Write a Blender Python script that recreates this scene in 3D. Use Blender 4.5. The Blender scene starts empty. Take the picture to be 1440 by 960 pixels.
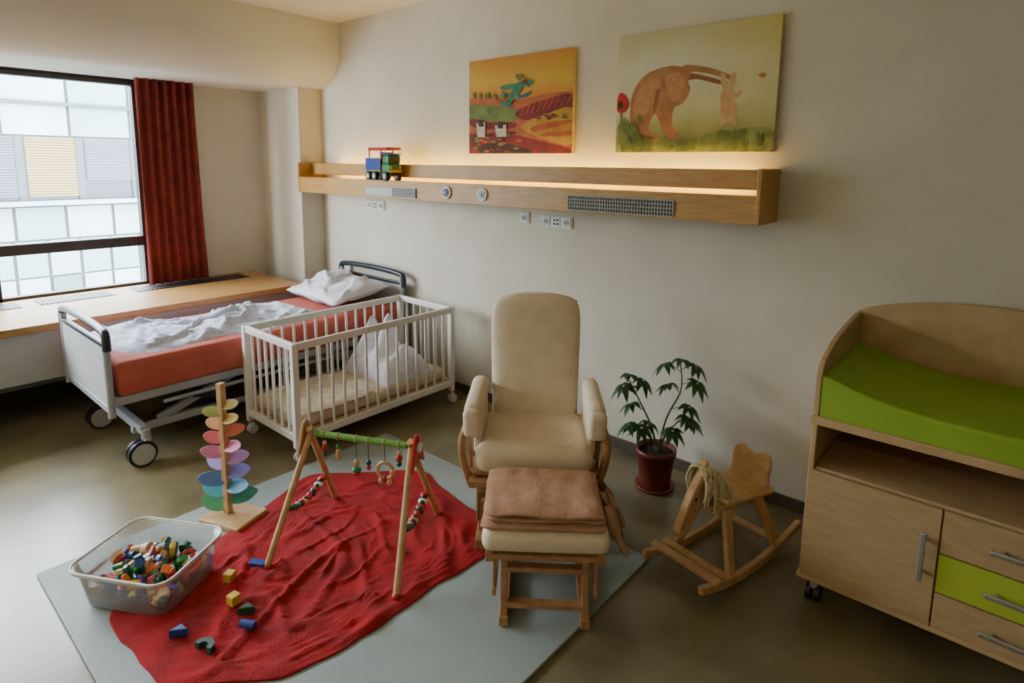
import bpy, bmesh, math, random
from mathutils import Vector, Matrix, noise, Euler
from mathutils.geometry import tessellate_polygon
random.seed(7)
pi=math.pi
SC=bpy.context.scene
# ---------------------------------------------------------------- materials
def lin(c):
    c=c.lstrip('#'); v=[int(c[i:i+2],16)/255 for i in (0,2,4)]
    return tuple([x/12.92 if x<=.04045 else ((x+.055)/1.055)**2.4 for x in v]+[1.0])
def mat(name,c,rough=.6,c2=None,scale=8,stretch=(1,1,1),bump=0,bscale=None,metal=0,detail=4,coat=0,sheen=0,lo=.35,hi=.65,bdist=.004):
    m=bpy.data.materials.new(name); m.use_nodes=True
    nt=m.node_tree; N=nt.nodes; L=nt.links; b=N['Principled BSDF']
    b.inputs['Base Color'].default_value=lin(c); b.inputs['Roughness'].default_value=rough; b.inputs['Metallic'].default_value=metal
    b.inputs['Coat Weight'].default_value=coat
    if sheen: b.inputs['Sheen Weight'].default_value=sheen
    tc=N.new('ShaderNodeTexCoord'); mp=N.new('ShaderNodeMapping'); mp.inputs['Scale'].default_value=stretch
    L.new(tc.outputs['Object'],mp.inputs['Vector'])
    if c2:
        n=N.new('ShaderNodeTexNoise'); n.inputs['Scale'].default_value=scale; n.inputs['Detail'].default_value=detail
        L.new(mp.outputs[0],n.inputs['Vector'])
        r=N.new('ShaderNodeValToRGB'); r.color_ramp.elements[0].position=lo; r.color_ramp.elements[1].position=hi
        r.color_ramp.elements[0].color=lin(c); r.color_ramp.elements[1].color=lin(c2)
        L.new(n.outputs['Fac'],r.inputs['Fac']); L.new(r.outputs['Color'],b.inputs['Base Color'])
    if bump:
        n2=N.new('ShaderNodeTexNoise'); n2.inputs['Scale'].default_value=bscale or scale*3; n2.inputs['Detail'].default_value=3
        L.new(mp.outputs[0],n2.inputs['Vector'])
        bp=N.new('ShaderNodeBump'); bp.inputs['Strength'].default_value=bump; bp.inputs['Distance'].default_value=bdist
        L.new(n2.outputs['Fac'],bp.inputs['Height']); L.new(bp.outputs['Normal'],b.inputs['Normal'])
    return m
def emis(name,c,s):
    m=bpy.data.materials.new(name); m.use_nodes=True; b=m.node_tree.nodes['Principled BSDF']
    b.inputs['Base Color'].default_value=lin(c); b.inputs['Emission Color'].default_value=lin(c); b.inputs['Emission Strength'].default_value=s
    return m
wall_m=mat('wall_paint','#cfc8b6',.85,'#c8c0ad',3,bump=.25,bscale=160)
ceil_m=mat('ceiling_paint','#d8d4c8',.9,'#d2cec2',2)
floor_m=mat('linoleum','#857a5c',.30,'#635940',3.5,bump=.06,bscale=60,detail=12,lo=.3,hi=.7)
base_m=mat('baseboard_vinyl','#50453a',.5)
frame_m=mat('window_frame_dark','#2a2422',.4)
curtain_m=mat('curtain_cloth','#80261d',.85,'#691e18',10,bump=.3,bscale=200)
woodS=mat('oak_veneer','#c0924a',.42,'#ac7d38',6,(1.2,14,14),bump=.05,detail=6,coat=.1)
woodSY=mat('oak_ledge','#b4884f',.4,'#9d7139',6,(14,1.2,14),bump=.05,detail=6,coat=.15)
birch=mat('birch_laminate','#bf9f74',.45,'#b19165',5,(2,10,2),detail=6)
birchD=mat('birch_front','#af926b',.45,'#a3865f',5,(2,2,9),detail=6)
pine=mat('pine_wood','#caa574',.45,'#b8905f',7,(3,3,3),detail=5,coat=.1)
beech=mat('glider_wood','#ad8258',.42,'#976d45',7,(3,3,3),detail=5,coat=.15)
cream=mat('cream_upholstery','#e0ceb4',.9,'#d8c5a9',12,bump=.3,bscale=250)
tan=mat('tan_fleece','#b98f72',.95,'#a87d60',16,bump=.8,bscale=120)
black=mat('black_plastic','#1a1a1c',.45)
darkbl=mat('dark_blue_plastic','#20242e',.35)
white=mat('white_lacquer','#dcd9d2',.4)
whiteP=mat('white_plastic','#d4d2ca',.45)
grey=mat('grey_plastic','#9b9b98',.5)
panelg=mat('grey_laminate','#b0b0ad',.45,'#a9a9a6',5)
metal=mat('brushed_metal','#b8bab9',.32,metal=.85)
greyp=mat('powdercoat_grey','#9b9da0',.4)
salmon=mat('salmon_sheet','#b95c4c',.85,'#ae5142',8,bump=.3,bscale=40)
duvet_m=mat('duvet_cotton','#cdd0da',.85,'#b0b7cd',42,(1,1,1),bump=.45,bscale=24,detail=2,bdist=.008)
pillow_m=mat('pillow_cotton','#d9d8dc',.85,'#c9c9d4',30,bump=.3,bscale=30,bdist=.008)
cotm=mat('cot_sheet','#cfc3a8',.85,'#bcae90',26,bump=.3,bscale=60)
matg=mat('foam_mat','#919c98',.6,'#8a9490',3,bump=.15,bscale=120)
redb=mat('red_fleece','#a8040e',.95,'#7c030a',7,bump=.6,bscale=140,detail=9,lo=.3,hi=.7,bdist=.006)
green=mat('lime_green','#8cab30',.6,'#85a32a',4)
greenF=mat('lime_front','#a0ae3a',.4)
redp=mat('paint_red','#b01a1a',.35); bluep=mat('paint_blue','#1c3f8c',.35); yelp=mat('paint_yellow','#d8b53a',.35)
grnp=mat('paint_green','#1f7a3a',.35); dgr=mat('paint_dkgreen','#14503c',.35); orgp=mat('paint_orange','#d8641c',.35); purp=mat('paint_purple','#5d3a8a',.35)
pinkp=mat('paint_pink','#e08a90',.4); natural=mat('natural_block','#cfa976',.45)
leafm=mat('leaf_green','#1f431c',.4,'#2f5a26',12); stem_m=mat('stem','#5e6a38',.6)
potm=mat('pot_terracotta','#6e281b',.45); soil=mat('soil','#2c2018',.95,bump=1,bscale=60)
yarn=mat('yarn_mane','#dccfa8',.95,'#cbbc90',60)
barG=mat('bar_green','#5f9636',.45)
canvas_side=mat('canvas_side','#c9b98a',.8)
tube_m=emis('fluorescent_tube','#ffd95a',36)

# ---------------------------------------------------------------- mesh builder
def catmull(pts,n=6,closed=True):
    out=[];k=len(pts)
    P=[Vector(p) for p in pts]
    rng=range(k) if closed else range(k-1)
    for i in rng:
        if closed: a,b,c,d=P[i-1],P[i],P[(i+1)%k],P[(i+2)%k]
        else: a,b,c,d=P[max(i-1,0)],P[i],P[i+1],P[min(i+2,k-1)]
        for j in range(n):
            t=j/n
            out.append(.5*((2*b)+(c-a)*t+(2*a-5*b+4*c-d)*t*t+(3*b-a-3*c+d)*t**3))
    if not closed: out.append(P[-1])
    return out
class B:
    def __init__(s,name): s.name=name; s.bm=bmesh.new(); s.mats=[]; s.stack=Matrix.Identity(4)
    def mi(s,m):
        if m not in s.mats: s.mats.append(m)
        return s.mats.index(m)
    def add(s,tb,m,M=None,smooth=False):
        i=s.mi(m)
        for f in tb.faces: f.material_index=i; f.smooth=smooth
        X=s.stack@(M if M is not None else Matrix.Identity(4))
        bmesh.ops.transform(tb,matrix=X,verts=tb.verts)
        me=bpy.data.meshes.new('t'); tb.to_mesh(me); tb.free(); s.bm.from_mesh(me); bpy.data.meshes.remove(me)
    def box(s,c,sz,m,rot=(0,0,0),bev=.004,seg=2,smooth=False,taper=None):
        tb=bmesh.new(); bmesh.ops.create_cube(tb,size=1)
        for v in tb.verts:
            v.co=Vector((v.co.x*sz[0],v.co.y*sz[1],v.co.z*sz[2]))
            if taper and v.co.z>0: v.co.x*=taper[0]; v.co.y*=taper[1]
        bev=min(bev,min(sz)*.49)
        if bev>0: bmesh.ops.bevel(tb,geom=tb.edges[:],offset=bev,segments=seg,profile=.5,affect='EDGES')
        s.add(tb,m,Matrix.Translation(c)@Euler(rot).to_matrix().to_4x4(),smooth)
    def bb(s,x0,x1,y0,y1,z0,z1,m,bev=.004,seg=2,smooth=False):
        s.box(((x0+x1)/2,(y0+y1)/2,(z0+z1)/2),(abs(x1-x0),abs(y1-y0),abs(z1-z0)),m,bev=bev,seg=seg,smooth=smooth)
    def bar(s,p,q,w,h,m,bev=.003,up=(0,0,1)):
        p=Vector(p);q=Vector(q);d=q-p;z=d.normalized();u=Vector(up)
        if abs(z.dot(u))>.98:u=Vector((0,1,0))
        x=u.cross(z).normalized();y=z.cross(x)
        tb=bmesh.new(); bmesh.ops.create_cube(tb,size=1)
        for v in tb.verts: v.co=Vector((v.co.x*w,v.co.y*h,v.co.z*d.length))
        if bev: bmesh.ops.bevel(tb,geom=tb.edges[:],offset=min(bev,min(w,h)*.45),segments=2,profile=.5,affect='EDGES')
        M=Matrix((x,y,z)).transposed().to_4x4(); M.translation=(p+q)/2
        s.add(tb,m,M)
    def cyl(s,p,q,r,m,r2=None,n=16,smooth=True):
        s.tube([p,q],[r,r if r2 is None else r2],m,n=n,flatcap=True)
    def tube(s,pts,r,m,n=10,closed=False,flatcap=True,sx=1):
        P=[Vector(p) for p in pts]; k=len(P)
        R=r if isinstance(r,(list,tuple)) else [r]*k
        tb=bmesh.new(); rings=[]; prev=None
        for i in range(k):
            if closed: t=(P[(i+1)%k]-P[i-1])
            elif i==0: t=P[1]-P[0]
            elif i==k-1: t=P[-1]-P[-2]
            else: t=(P[i+1]-P[i]).normalized()+(P[i]-P[i-1]).normalized()
            t.normalize()
            if prev is None:
                u=Vector((0,0,1)) if abs(t.z)<.9 else Vector((1,0,0))
                x=u.cross(t).normalized()
            else: x=(prev-t*prev.dot(t)).normalized()
            prev=x; y=t.cross(x)
            rings.append([tb.verts.new(P[i]+(x*math.cos(2*pi*j/n)*sx+y*math.sin(2*pi*j/n))*R[i]) for j in range(n)])
        for i in range(k if closed else k-1):
            a=rings[i];b=rings[(i+1)%k]
            for j in range(n): tb.faces.new((a[j],a[(j+1)%n],b[(j+1)%n],b[j]))
        idx=s.mi(m)
        caps=[]
        if not closed:
            for ring,rev in((rings[0],True),(rings[-1],False)):
                vs=[tb.verts.new(v.co) for v in ring]
                caps.append(tb.faces.new(list(reversed(vs)) if rev else vs))
        X=s.stack
        for f in tb.faces: f.material_index=idx; f.smooth=f not in caps
        bmesh.ops.transform(tb,matrix=X,verts=tb.verts)
        me=bpy.data.meshes.new('t'); tb.to_mesh(me); tb.free(); s.bm.from_mesh(me); bpy.data.meshes.remove(me)
    def lathe(s,prof,c,m,n=32,M=None):
        tb=bmesh.new(); rings=[]
        for r,z in prof: rings.append([tb.verts.new((r*math.cos(2*pi*j/n),r*math.sin(2*pi*j/n),z)) for j in range(n)])
        for a,b in zip(rings,rings[1:]):
            for j in range(n): tb.faces.new((a[j],a[(j+1)%n],b[(j+1)%n],b[j]))
        bmesh.ops.remove_doubles(tb,verts=tb.verts,dist=1e-5)
        T=Matrix.Translation(c)
        s.add(tb,m,T@M if M is not None else T,True)
    def ell(s,c,r,m,rot=(0,0,0),n=16):
        tb=bmesh.new(); bmesh.ops.create_uvsphere(tb,u_segments=n,v_segments=max(6,n//2+2),radius=1)
        s.add(tb,m,Matrix.Translation(c)@Euler(rot).to_matrix().to_4x4()@Matrix.Diagonal((r[0],r[1],r[2],1)),True)
    def plate(s,poly,th,M,m,bev=.003):
        tb=bmesh.new(); vs=[tb.verts.new((p[0],p[1],-th/2)) for p in poly]
        f=tb.faces.new(vs)
        r=bmesh.ops.extrude_face_region(tb,geom=[f])
        for v in [g for g in r['geom'] if isinstance(g,bmesh.types.BMVert)]: v.co.z=th/2
        bmesh.ops.recalc_face_normals(tb,faces=tb.faces)
        if bev:
            es=[e for e in tb.edges if abs(e.verts[0].co.z-e.verts[1].co.z)<1e-6]
            bmesh.ops.bevel(tb,geom=es,offset=bev,segments=1,profile=.5,affect='EDGES')
        bmesh.ops.triangulate(tb,faces=[f for f in tb.faces if len(f.verts)>4])
        s.add(tb,m,M)
    def grid(s,fn,nu,nv,m,smooth=True,th=0,closeu=False):
        tb=bmesh.new(); V=[[tb.verts.new(fn(i/nu,j/nv)) for j in range(nv+1)] for i in range(nu+1)]
        for i in range(nu):
            for j in range(nv): tb.faces.new((V[i][j],V[i+1][j],V[i+1][j+1],V[i][j+1]))
        if th: bmesh.ops.solidify(tb,geom=tb.faces[:],thickness=th)
        s.add(tb,m,None,smooth)
    def blob(s,outline,c,hf,m,rings=30,skirt=None,zbot=None):
        tb=bmesh.new(); n=len(outline); cen=Vector((c[0],c[1]))
        O=[Vector((p[0],p[1])) for p in outline]
        cv=tb.verts.new((c[0],c[1],hf(c[0],c[1],0))); prev=None; last=None
        for k in range(1,rings+1):
            r=(k/rings)**.8; ring=[]
            for o in O:
                q=cen+(o-cen)*r; ring.append(tb.verts.new((q.x,q.y,hf(q.x,q.y,r))))
            for j in range(n):
                if prev is None: tb.faces.new((cv,ring[j],ring[(j+1)%n]))
                else: tb.faces.new((prev[j],ring[j],ring[(j+1)%n],prev[(j+1)%n]))
            prev=ring
        if zbot is not None:
            ring=[tb.verts.new((v.co.x,v.co.y,zbot)) for v in prev]
            for j in range(n): tb.faces.new((prev[j],ring[j],ring[(j+1)%n],prev[(j+1)%n]))
        s.add(tb,m,None,True)
    def done(s,loc=None,rz=0,sub=0):
        me=bpy.data.meshes.new(s.name); 
        if loc is None:
            xs=[v.co for v in s.bm.verts]
            mn=[min(v[i] for v in xs) for i in range(3)]; mx=[max(v[i] for v in xs) for i in range(3)]
            o=Vector(((mn[0]+mx[0])/2,(mn[1]+mx[1])/2,mn[2]))
            bmesh.ops.translate(s.bm,vec=-o,verts=s.bm.verts); loc=o; rz=0
        s.bm.to_mesh(me); s.bm.free()
        for m in s.mats: me.materials.append(m)
        ob=bpy.data.objects.new(s.name,me); SC.collection.objects.link(ob)
        ob.location=loc; ob.rotation_euler=(0,0,rz)
        if sub:
            md=ob.modifiers.new('s','SUBSURF'); md.levels=sub; md.render_levels=sub
        return ob
def frameM(o,x,y,z):
    M=Matrix((Vector(x),Vector(y),Vector(z))).transposed().to_4x4(); M.translation=o; return M
XZ=lambda o:frameM(o,(1,0,0),(0,0,1),(0,-1,0))
YZ=lambda o:frameM(o,(0,1,0),(0,0,1),(1,0,0))
def N3(x,y,z=0,s=1): return noise.noise(Vector((x*s,y*s,z*s)))

# ---------------------------------------------------------------- room
WX=-5.55; CZ=2.85; YB=3.05; XR=2.4; YF=-2.6
b=B('floor'); b.bb(WX-.1,XR+.1,YF-.1,YB+.1,-.1,0,floor_m,bev=0); b.done()
b=B('wall_back'); b.bb(WX-.1,XR+.1,YB,YB+.1,0,CZ,wall_m,bev=0); b.done()
b=B('wall_right'); b.bb(XR,XR+.1,YF,YB,0,CZ,wall_m,bev=0); b.done()
b=B('wall_front'); b.bb(WX-.1,XR+.1,YF-.1,YF,0,CZ,wall_m,bev=0); b.done()
b=B('ceiling'); b.bb(WX-.1,XR+.1,YF-.1,YB+.1,CZ,CZ+.1,ceil_m,bev=0); b.done()
b=B('wall_left'); 
b.bb(WX-.15,WX,YF,YB,0,.64,wall_m,bev=0); b.bb(WX-.15,WX,YF,YB,2.36,CZ,wall_m,bev=0)
b.bb(WX-.15,WX,1.82,YB,.64,2.36,wall_m,bev=0); b.bb(WX-.15,WX,YF,-2.2,.64,2.36,wall_m,bev=0); b.done()
b=B('wall_pillar'); b.bb(WX,-4.89,2.83,YB,0,2.34,wall_m,bev=.004); b.done()
b=B('ceiling_soffit')
prof=[(WX,CZ),(-4.58,CZ)]+[(-4.88+.3*math.cos(a),2.63-.3*math.sin(a)) for a in [i*pi/2/14 for i in range(15)]]+[(WX,2.33)]
tb=bmesh.new(); rows=[[tb.verts.new((x,y,z)) for x,z in prof] for y in (YF,YB)]
for j in range(1,len(prof)-1): 
    tb.faces.new((rows[0][j],rows[0][j+1],rows[1][j+1],rows[1][j]))
b.add(tb,ceil_m,None,True); b.done()
b=B('baseboard_back'); b.bb(-4.89,XR,YB-.012,YB,0,.065,base_m); b.done()
def window(name,y0,y1,z0=.64,z1=2.36,trans=1.03):
    b=B(name); x0,x1=WX-.09,WX-.02; t=.05
    b.bb(x0,x1,y0,y1,z1-t,z1,frame_m); b.bb(x0,x1,y0,y1,z0,z0+t,frame_m)
    b.bb(x0,x1,y0,y0+t,z0,z1,frame_m); b.bb(x0,x1,y1-t,y1,z0,z1,frame_m)
    b.bb(x0-.0,x1+.01,y0+t,y1-t,trans-.035,trans+.045,frame_m)
    b.bb(x0+.01,x1+.015,y0+t,y1-t,z1-t-.03,z1-t,frame_m); 
    b.done()
window('window_1',.78,1.82); window('window_2',-.72,.78); window('window_3',-2.2,-.72)
b=B('window_ledge')
LF=-4.62; LZ=.67
b.bb(WX+.002,LF,YF+.01,2.66,LZ-.05,LZ,woodSY,bev=.006)
b.bb(LF-.06,LF-.03,YF+.01,2.60,.30,LZ-.05,panelg)
b.bb(WX+.002,LF-.03,2.58,2.62,0,LZ-.05,panelg)
for y0,y1 in ((-1.9,-1.0),(-.8,.1),(.25,.88),(.98,1.45),(1.6,2.5)):
    b.bb(-5.46,-5.24,y0,y1,LZ,LZ+.004,black,bev=.001)
    k=int((y1-y0)/.03)
    for i in range(k): b.bb(-5.45,-5.25,y0+.01+i*.03,y0+.02+i*.03,LZ+.003,LZ+.007,frame_m,bev=0)
b.done()
b=B('radiator_convector'); b.bb(-5.45,-5.2,-2.2,2.4,.12,.42,grey)
for y in (-2,0,2.2): b.bb(-5.4,-5.25,y,y+.05,0,.12,grey)
b.done()
b=B('window_curtain')
def cf(u,v):
    z=2.33-v*(2.33-.685); y=1.74+u*.44+.03*v*(u-.1); 
    a=.036*(1-.25*v); ph=u*2*pi*6.5+.6*math.sin(v*3)+.8*N3(u*4,v*1.5,7); x=-5.40+a*math.sin(ph)*(.7+.5*N3(u*8,0,2))+.014*N3(u*9,v*2,1)
    return (x,y,z)
b.grid(cf,160,28,curtain_m); 
for i in range(8): b.cyl((-5.40,1.76+i*.055,2.315),(-5.40,1.77+i*.055,2.315),.012,black,n=8)
b.done()
# ---------------------------------------------------------------- exterior building
fac=mat('facade_panel','#8a979a',.5,'#788689',1.2); seam=mat('facade_seam','#343f40',.6); glassd=mat('facade_glass','#1c242e',.2); blind=mat('blind_slats','#434a52',.5); mus=mat('mustard_blind','#806a2c',.6); fgreen=mat('facade_glass_pale','#647d79',.4); fdark=mat('facade_dark_pane','#42555a',.3)
b=B('neighbour_building'); FX=-14.
b.bb(FX-.5,FX,-14,12,-4,3.9,seam,bev=0)
def ypan(z0,z1,m,w=1.02,d=.04,alt=None,off=0,g=.05):
    y=-14+.02+off; i=0
    while y<12: b.bb(FX,FX+d,y,y+w-g,z0,z1,(alt if alt and i%4==1 else m),bev=.005); y+=w; i+=1
ypan(2.72,3.85,fac,alt=fgreen); ypan(2.12,2.68,fac,alt=fgreen); ypan(.2,.80,fac,alt=fgreen,w=.78); ypan(-.5,.17,fgreen,w=.51,alt=fac); ypan(-1.3,-.53,fac,w=.51,alt=fdark); ypan(-2.6,-1.33,fgreen,w=.51,alt=fac); ypan(-4,-2.63,fac)
b.bb(FX+.02,FX+.3,-14,12,.84,.92,fac,bev=0); b.bb(FX+.02,FX+.12,-14,12,2.66,2.73,seam,bev=0)
i=0; y=-14
while y<12:
    b.bb(FX,FX+.02,y+.05,y+.86,.93,2.1,glassd,bev=0)
    b.bb(FX+.0,FX+.06,y-.08,y+.04,.93,2.1,seam,bev=0)
    mm=mus if i%3==0 else blind
    n=22 if i%3!=1 else 16
    for k in range(n):
        z=2.08-k*.05
        b.bb(FX+.03,FX+.05,y+.07,y+.84,z-.032,z,mm,bev=0)
    y+=.92;i+=1
b.done()
b=B('ground_outside'); b.bb(-15,-6.5,-14,12,-4.2,-4,seam,bev=0); b.done()

# ---------------------------------------------------------------- shelf
b=B('bedhead_wall_shelf'); X0,X1=-4.885,-.93
b.bb(X0+.01,X1-.01,2.82,3.049,1.535,1.56,woodS)
b.bb(X0+.01,X1-.01,2.80,2.825,1.435,1.567,woodS,bev=.003)
b.bb(X0+.01,X1-.01,2.83,3.049,1.44,1.455,woodS)
b.bb(X0,X0+.022,2.795,3.049,1.433,1.69,woodS); b.bb(X1-.022,X1,2.795,3.049,1.433,1.69,woodS)
b.bb(X0+.02,X1-.02,2.925,2.945,1.588,1.685,woodS)
for x in (-4.2,-2.9,-1.7): b.bb(x,x+.02,2.945,3.049,1.60,1.66,woodS)
b.cyl((-4.6,2.985,1.635),(-1.05,2.985,1.635),.013,tube_m,n=12)
def grille(x0,x1,z0,z1,m):
    b.bb(x0,x1,2.795,2.802,z0,z1,black,bev=0)
    n=int((x1-x0)/.016)
    for i in range(n+1): b.bb(x0+i*(x1-x0)/n-.003,x0+i*(x1-x0)/n+.003,2.789,2.796,z0,z1,m,bev=0)
    for k in range(5): z=z0+(z1-z0)*k/4; b.bb(x0,x1,2.790,2.797,z-.003,z+.003,m,bev=0)
grille(-1.99,-1.35,1.447,1.527,grey); grille(-3.56,-3.31,1.452,1.515,grey)
b.bb(-3.90,-3.57,2.792,2.802,1.452,1.515,panelg)
for x,mm in ((-2.99,black),(-2.66,panelg)):
    b.cyl((x,2.80,1.503),(x,2.788,1.503),.042,whiteP,n=28); b.cyl((x,2.79,1.503),(x,2.783,1.503),.028,mm,n=24); b.cyl((x,2.785,1.503),(x,2.778,1.503),.012,grey,n=16)
b.done()
def sockets(name,x,n,z,m=whiteP):
    b=B(name)
    b.bb(x,x+n*.08,3.04,3.05,z,z+.075,m,bev=.003)
    for i in range(n):
        c=x+.04+i*.08
        b.bb(c-.03,c+.03,3.034,3.041,z+.008,z+.067,m,bev=.002)
        if i%2==0 or n==1: b.cyl((c,3.035,z+.037),(c,3.031,z+.037),.02,grey,n=20); b.cyl((c-.008,3.032,z+.037),(c-.008,3.029,z+.037),.004,black,n=8); b.cyl((c+.008,3.032,z+.037),(c+.008,3.029,z+.037),.004,black,n=8)
        else:
            for dx in(-.012,.012):
                for dz in(-.012,.012): b.bb(c+dx-.006,c+dx+.006,3.03,3.035,z+.037+dz-.006,z+.037+dz+.006,black,bev=0)
    b.done()
sockets('wall_socket',-4.23,3,1.31); sockets('wall_socket',-2.55,1,1.315); sockets('wall_socket',-2.37,3,1.305)

# ---------------------------------------------------------------- paintings
def painting(name,x0,x1,z0,z1,px,shapes,bg,tilt=0):
    b=B(name); w=x1-x0;h=z1-z0
    b.bb(-w/2,w/2,-.028,0,0,h,canvas_side,bev=.002)
    b.bb(-w/2,w/2,-.0288,-.027,0,h,bg,bev=0)
    yy=-.0290
    for pts,m,sm in shapes:
        P=[]
        for x,y in pts:
            u,v=px(x,y); u=min(max(u,0),1); v=min(max(v,0),1); P.append(((u-.5)*w,(1-v)*h))
        if sm: P=[(min(max(q.x,-w/2),w/2),min(max(q.y,0),h)) for q in catmull([(p[0],p[1],0) for p in P],5)]
        tb=bmesh.new(); vs=[tb.verts.new((p[0],yy,p[1])) for p in P]
        for t in tessellate_polygon([[Vector((p[0],p[1],0)) for p in P]]):
            try: 
                f=tb.faces.new([vs[i] for i in t]); f.normal_update()
                if f.normal.y>0: f.normal_flip()
            except Exception: pass
        b.add(tb,m); yy-=.00012
    ob=b.done(loc=((x0+x1)/2,3.049,z0)); ob.rotation_euler=(0,tilt,0); return ob
def ramp_bg(name,stops,h,nscale=6,namp=.25,xtint=None):
    m=bpy.data.materials.new(name); m.use_nodes=True; nt=m.node_tree;N=nt.nodes;L=nt.links;bs=N['Principled BSDF']; bs.inputs['Roughness'].default_value=.7
    tc=N.new('ShaderNodeTexCoord'); sp=N.new('ShaderNodeSeparateXYZ'); L.new(tc.outputs['Object'],sp.inputs[0])
    nz=N.new('ShaderNodeTexNoise'); nz.inputs['Scale'].default_value=nscale; nz.inputs['Detail'].default_value=5; L.new(tc.outputs['Object'],nz.inputs['Vector'])
    d=N.new('ShaderNodeMath'); d.operation='DIVIDE'; L.new(sp.outputs['Z'],d.inputs[0]); d.inputs[1].default_value=h
    a=N.new('ShaderNodeMath'); a.operation='MULTIPLY_ADD'; L.new(nz.outputs['Fac'],a.inputs[0]); a.inputs[1].default_value=namp; a.inputs[2].default_value=-namp/2
    s2=N.new('ShaderNodeMath'); s2.operation='ADD'; L.new(d.outputs[0],s2.inputs[0]); L.new(a.outputs[0],s2.inputs[1])
    r=N.new('ShaderNodeValToRGB'); L.new(s2.outputs[0],r.inputs[0]); cr=r.color_ramp
    stops=sorted(stops)
    cr.elements[0].position=stops[0][0]; cr.elements[0].color=lin(stops[0][1]); cr.elements[1].position=stops[-1][0]; cr.elements[1].color=lin(stops[-1][1])
    for p_,c_ in stops[1:-1]:
        e=cr.elements.new(p_); e.color=lin(c_)
    out=r.outputs[0]
    if xtint:
        mr=N.new('ShaderNodeMapRange'); mr.inputs[1].default_value=.0; mr.inputs[2].default_value=.5; mr.inputs[3].default_value=0; mr.inputs[4].default_value=.75
        ad_=N.new('ShaderNodeMath'); ad_.operation='MULTIPLY_ADD'; L.new(nz.outputs['Fac'],ad_.inputs[0]); ad_.inputs[1].default_value=.3; L.new(sp.outputs['X'],ad_.inputs[2])
        sb=N.new('ShaderNodeMath'); sb.operation='SUBTRACT'; L.new(ad_.outputs[0],sb.inputs[0]); sb.inputs[1].default_value=.15
        L.new(sb.outputs[0],mr.inputs[0])
        mu=N.new('ShaderNodeMath'); mu.operation='MULTIPLY'; L.new(mr.outputs[0],mu.inputs[0]); L.new(d.outputs[0],mu.inputs[1])
        mx=N.new('ShaderNodeMix'); mx.data_type='RGBA'; L.new(mu.outputs[0],mx.inputs[0]); L.new(out,mx.inputs[6]); mx.inputs[7].default_value=lin(xtint); out=mx.outputs[2]
    L.new(out,bs.inputs['Base Color']); return m
pm=lambda n,c,c2,s=14: mat('paint_'+n,c,.7,c2,s,detail=5)
bg1=ramp_bg('painting_sky',[(0,'#8a2a14'),(1,'#b87a1c'),(.55,'#bf7420'),(.75,'#c39a2c')],.62)
def px1(x,y): t=88-22*(x-665)/146; bt=218-4*(x-665)/146; return ((x-665)/146,(y-t)/(bt-t))
og=pm('orange','#b4622a','#984520'); rd=pm('red','#83201a','#601412'); yl=pm('yellow','#b8942e','#a87a26'); gn=pm('green','#56622c','#727e3a'); tl=pm('teal','#1d5648','#2f7a58'); wt=pm('white','#cfc8b4','#a8a090',60); dk=pm('dark','#3a2414','#2a180c'); bl=pm('blue','#26406e','#2f5a7a')
sh1=[([(665,140),(700,136),(740,140),(780,130),(811,126),(811,218),(665,218)],og,0),
 ([(665,150),(700,148),(745,156),(738,168),(690,174),(665,168)],gn,1),
 ([(735,158),(765,142),(811,130),(811,150),(780,158),(750,168)],rd,1),
 ([(745,175),(775,160),(811,150),(811,200),(780,196),(755,186)],yl,1),
 ([(758,178),(785,170),(811,166),(811,170),(785,178),(762,184)],og,1),
 ([(765,190),(790,184),(811,182),(811,188),(790,190)],og,1),
 ([(665,190),(700,186),(740,190),(790,202),(811,208),(811,218),(665,218)],rd,0),
 ([(680,205),(720,200),(760,212),(760,217),(680,217)],dk,0),
 ([(668,168),(700,172),(736,172),(730,180),(690,182),(668,178)],rd,1)]
for k in range(9):
    x=742+k*7.5; sh1.append(([(x,163-k*2),(x+1.5,162-k*2),(x+8,142-k*1.3),(x+7,142-k*1.3)],og,0))
for k in range(12):
    x=760+k*4; sh1.append(([(x,192),(x+.8,192),(x+7,168),(x+6.4,168)],og,0))
for k in range(34):
    x=668+random.random()*74; y=182+random.random()*32; sh1.append(([(x,y),(x+5,y-1.5),(x+9,y+1),(x+5,y+2)],random.choice([og,dk,gn,rd]),1))
for k in range(16):
    x=760+random.random()*40; y=158+random.random()*8; sh1.append(([(x,y),(x+4,y-1),(x+7,y+1),(x+4,y+2)],random.choice([gn,rd]),1))
sh1+=[([(716,127),(724,131),(740,133),(752,130),(758,126),(753,134),(738,138),(722,135)],bl,1),
 ([(721,146),(727,136),(734,122),(742,114),(748,115),(745,124),(736,137),(727,147)],tl,1),
 ([(714,123),(722,119),(740,116),(756,111),(761,113),(756,119),(740,122),(722,126)],tl,1),
 ([(714,145),(721,142),(731,146),(729,149),(719,149)],tl,1),
 ([(736,106),(740,103),(745,105),(745,110),(740,112)],gn,1),([(746,113),(752,110),(753,116),(748,118)],rd,1),
 ([(748,105),(749.5,105),(756,121),(754.5,122)],dk,0),
 ([(678,174),(692,172),(692,194),(680,194)],wt,0),([(707,177),(724,175),(724,192),(710,193)],wt,0),
 ([(682,170),(688,170),(690,178),(682,178)],dk,1),([(712,172),(718,172),(719,180),(712,180)],dk,1)]
for k in range(9): x=672+k*7.5+(k%3)*2; sh1.append(([(x,134),(x+2,130),(x+4,134),(x+4,139),(x+1,139)],gn,1))
painting('landscape_painting',-3.0,-2.135,1.765,2.38,px1,sh1,bg1)
bg2=ramp_bg('painting_meadow',[(0,'#5c6630'),(1,'#b9b486'),(.22,'#99985a'),(.4,'#c0bc98'),(.75,'#cbc7ac')],.62,5,.35,xtint='#c4ae34')
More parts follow.
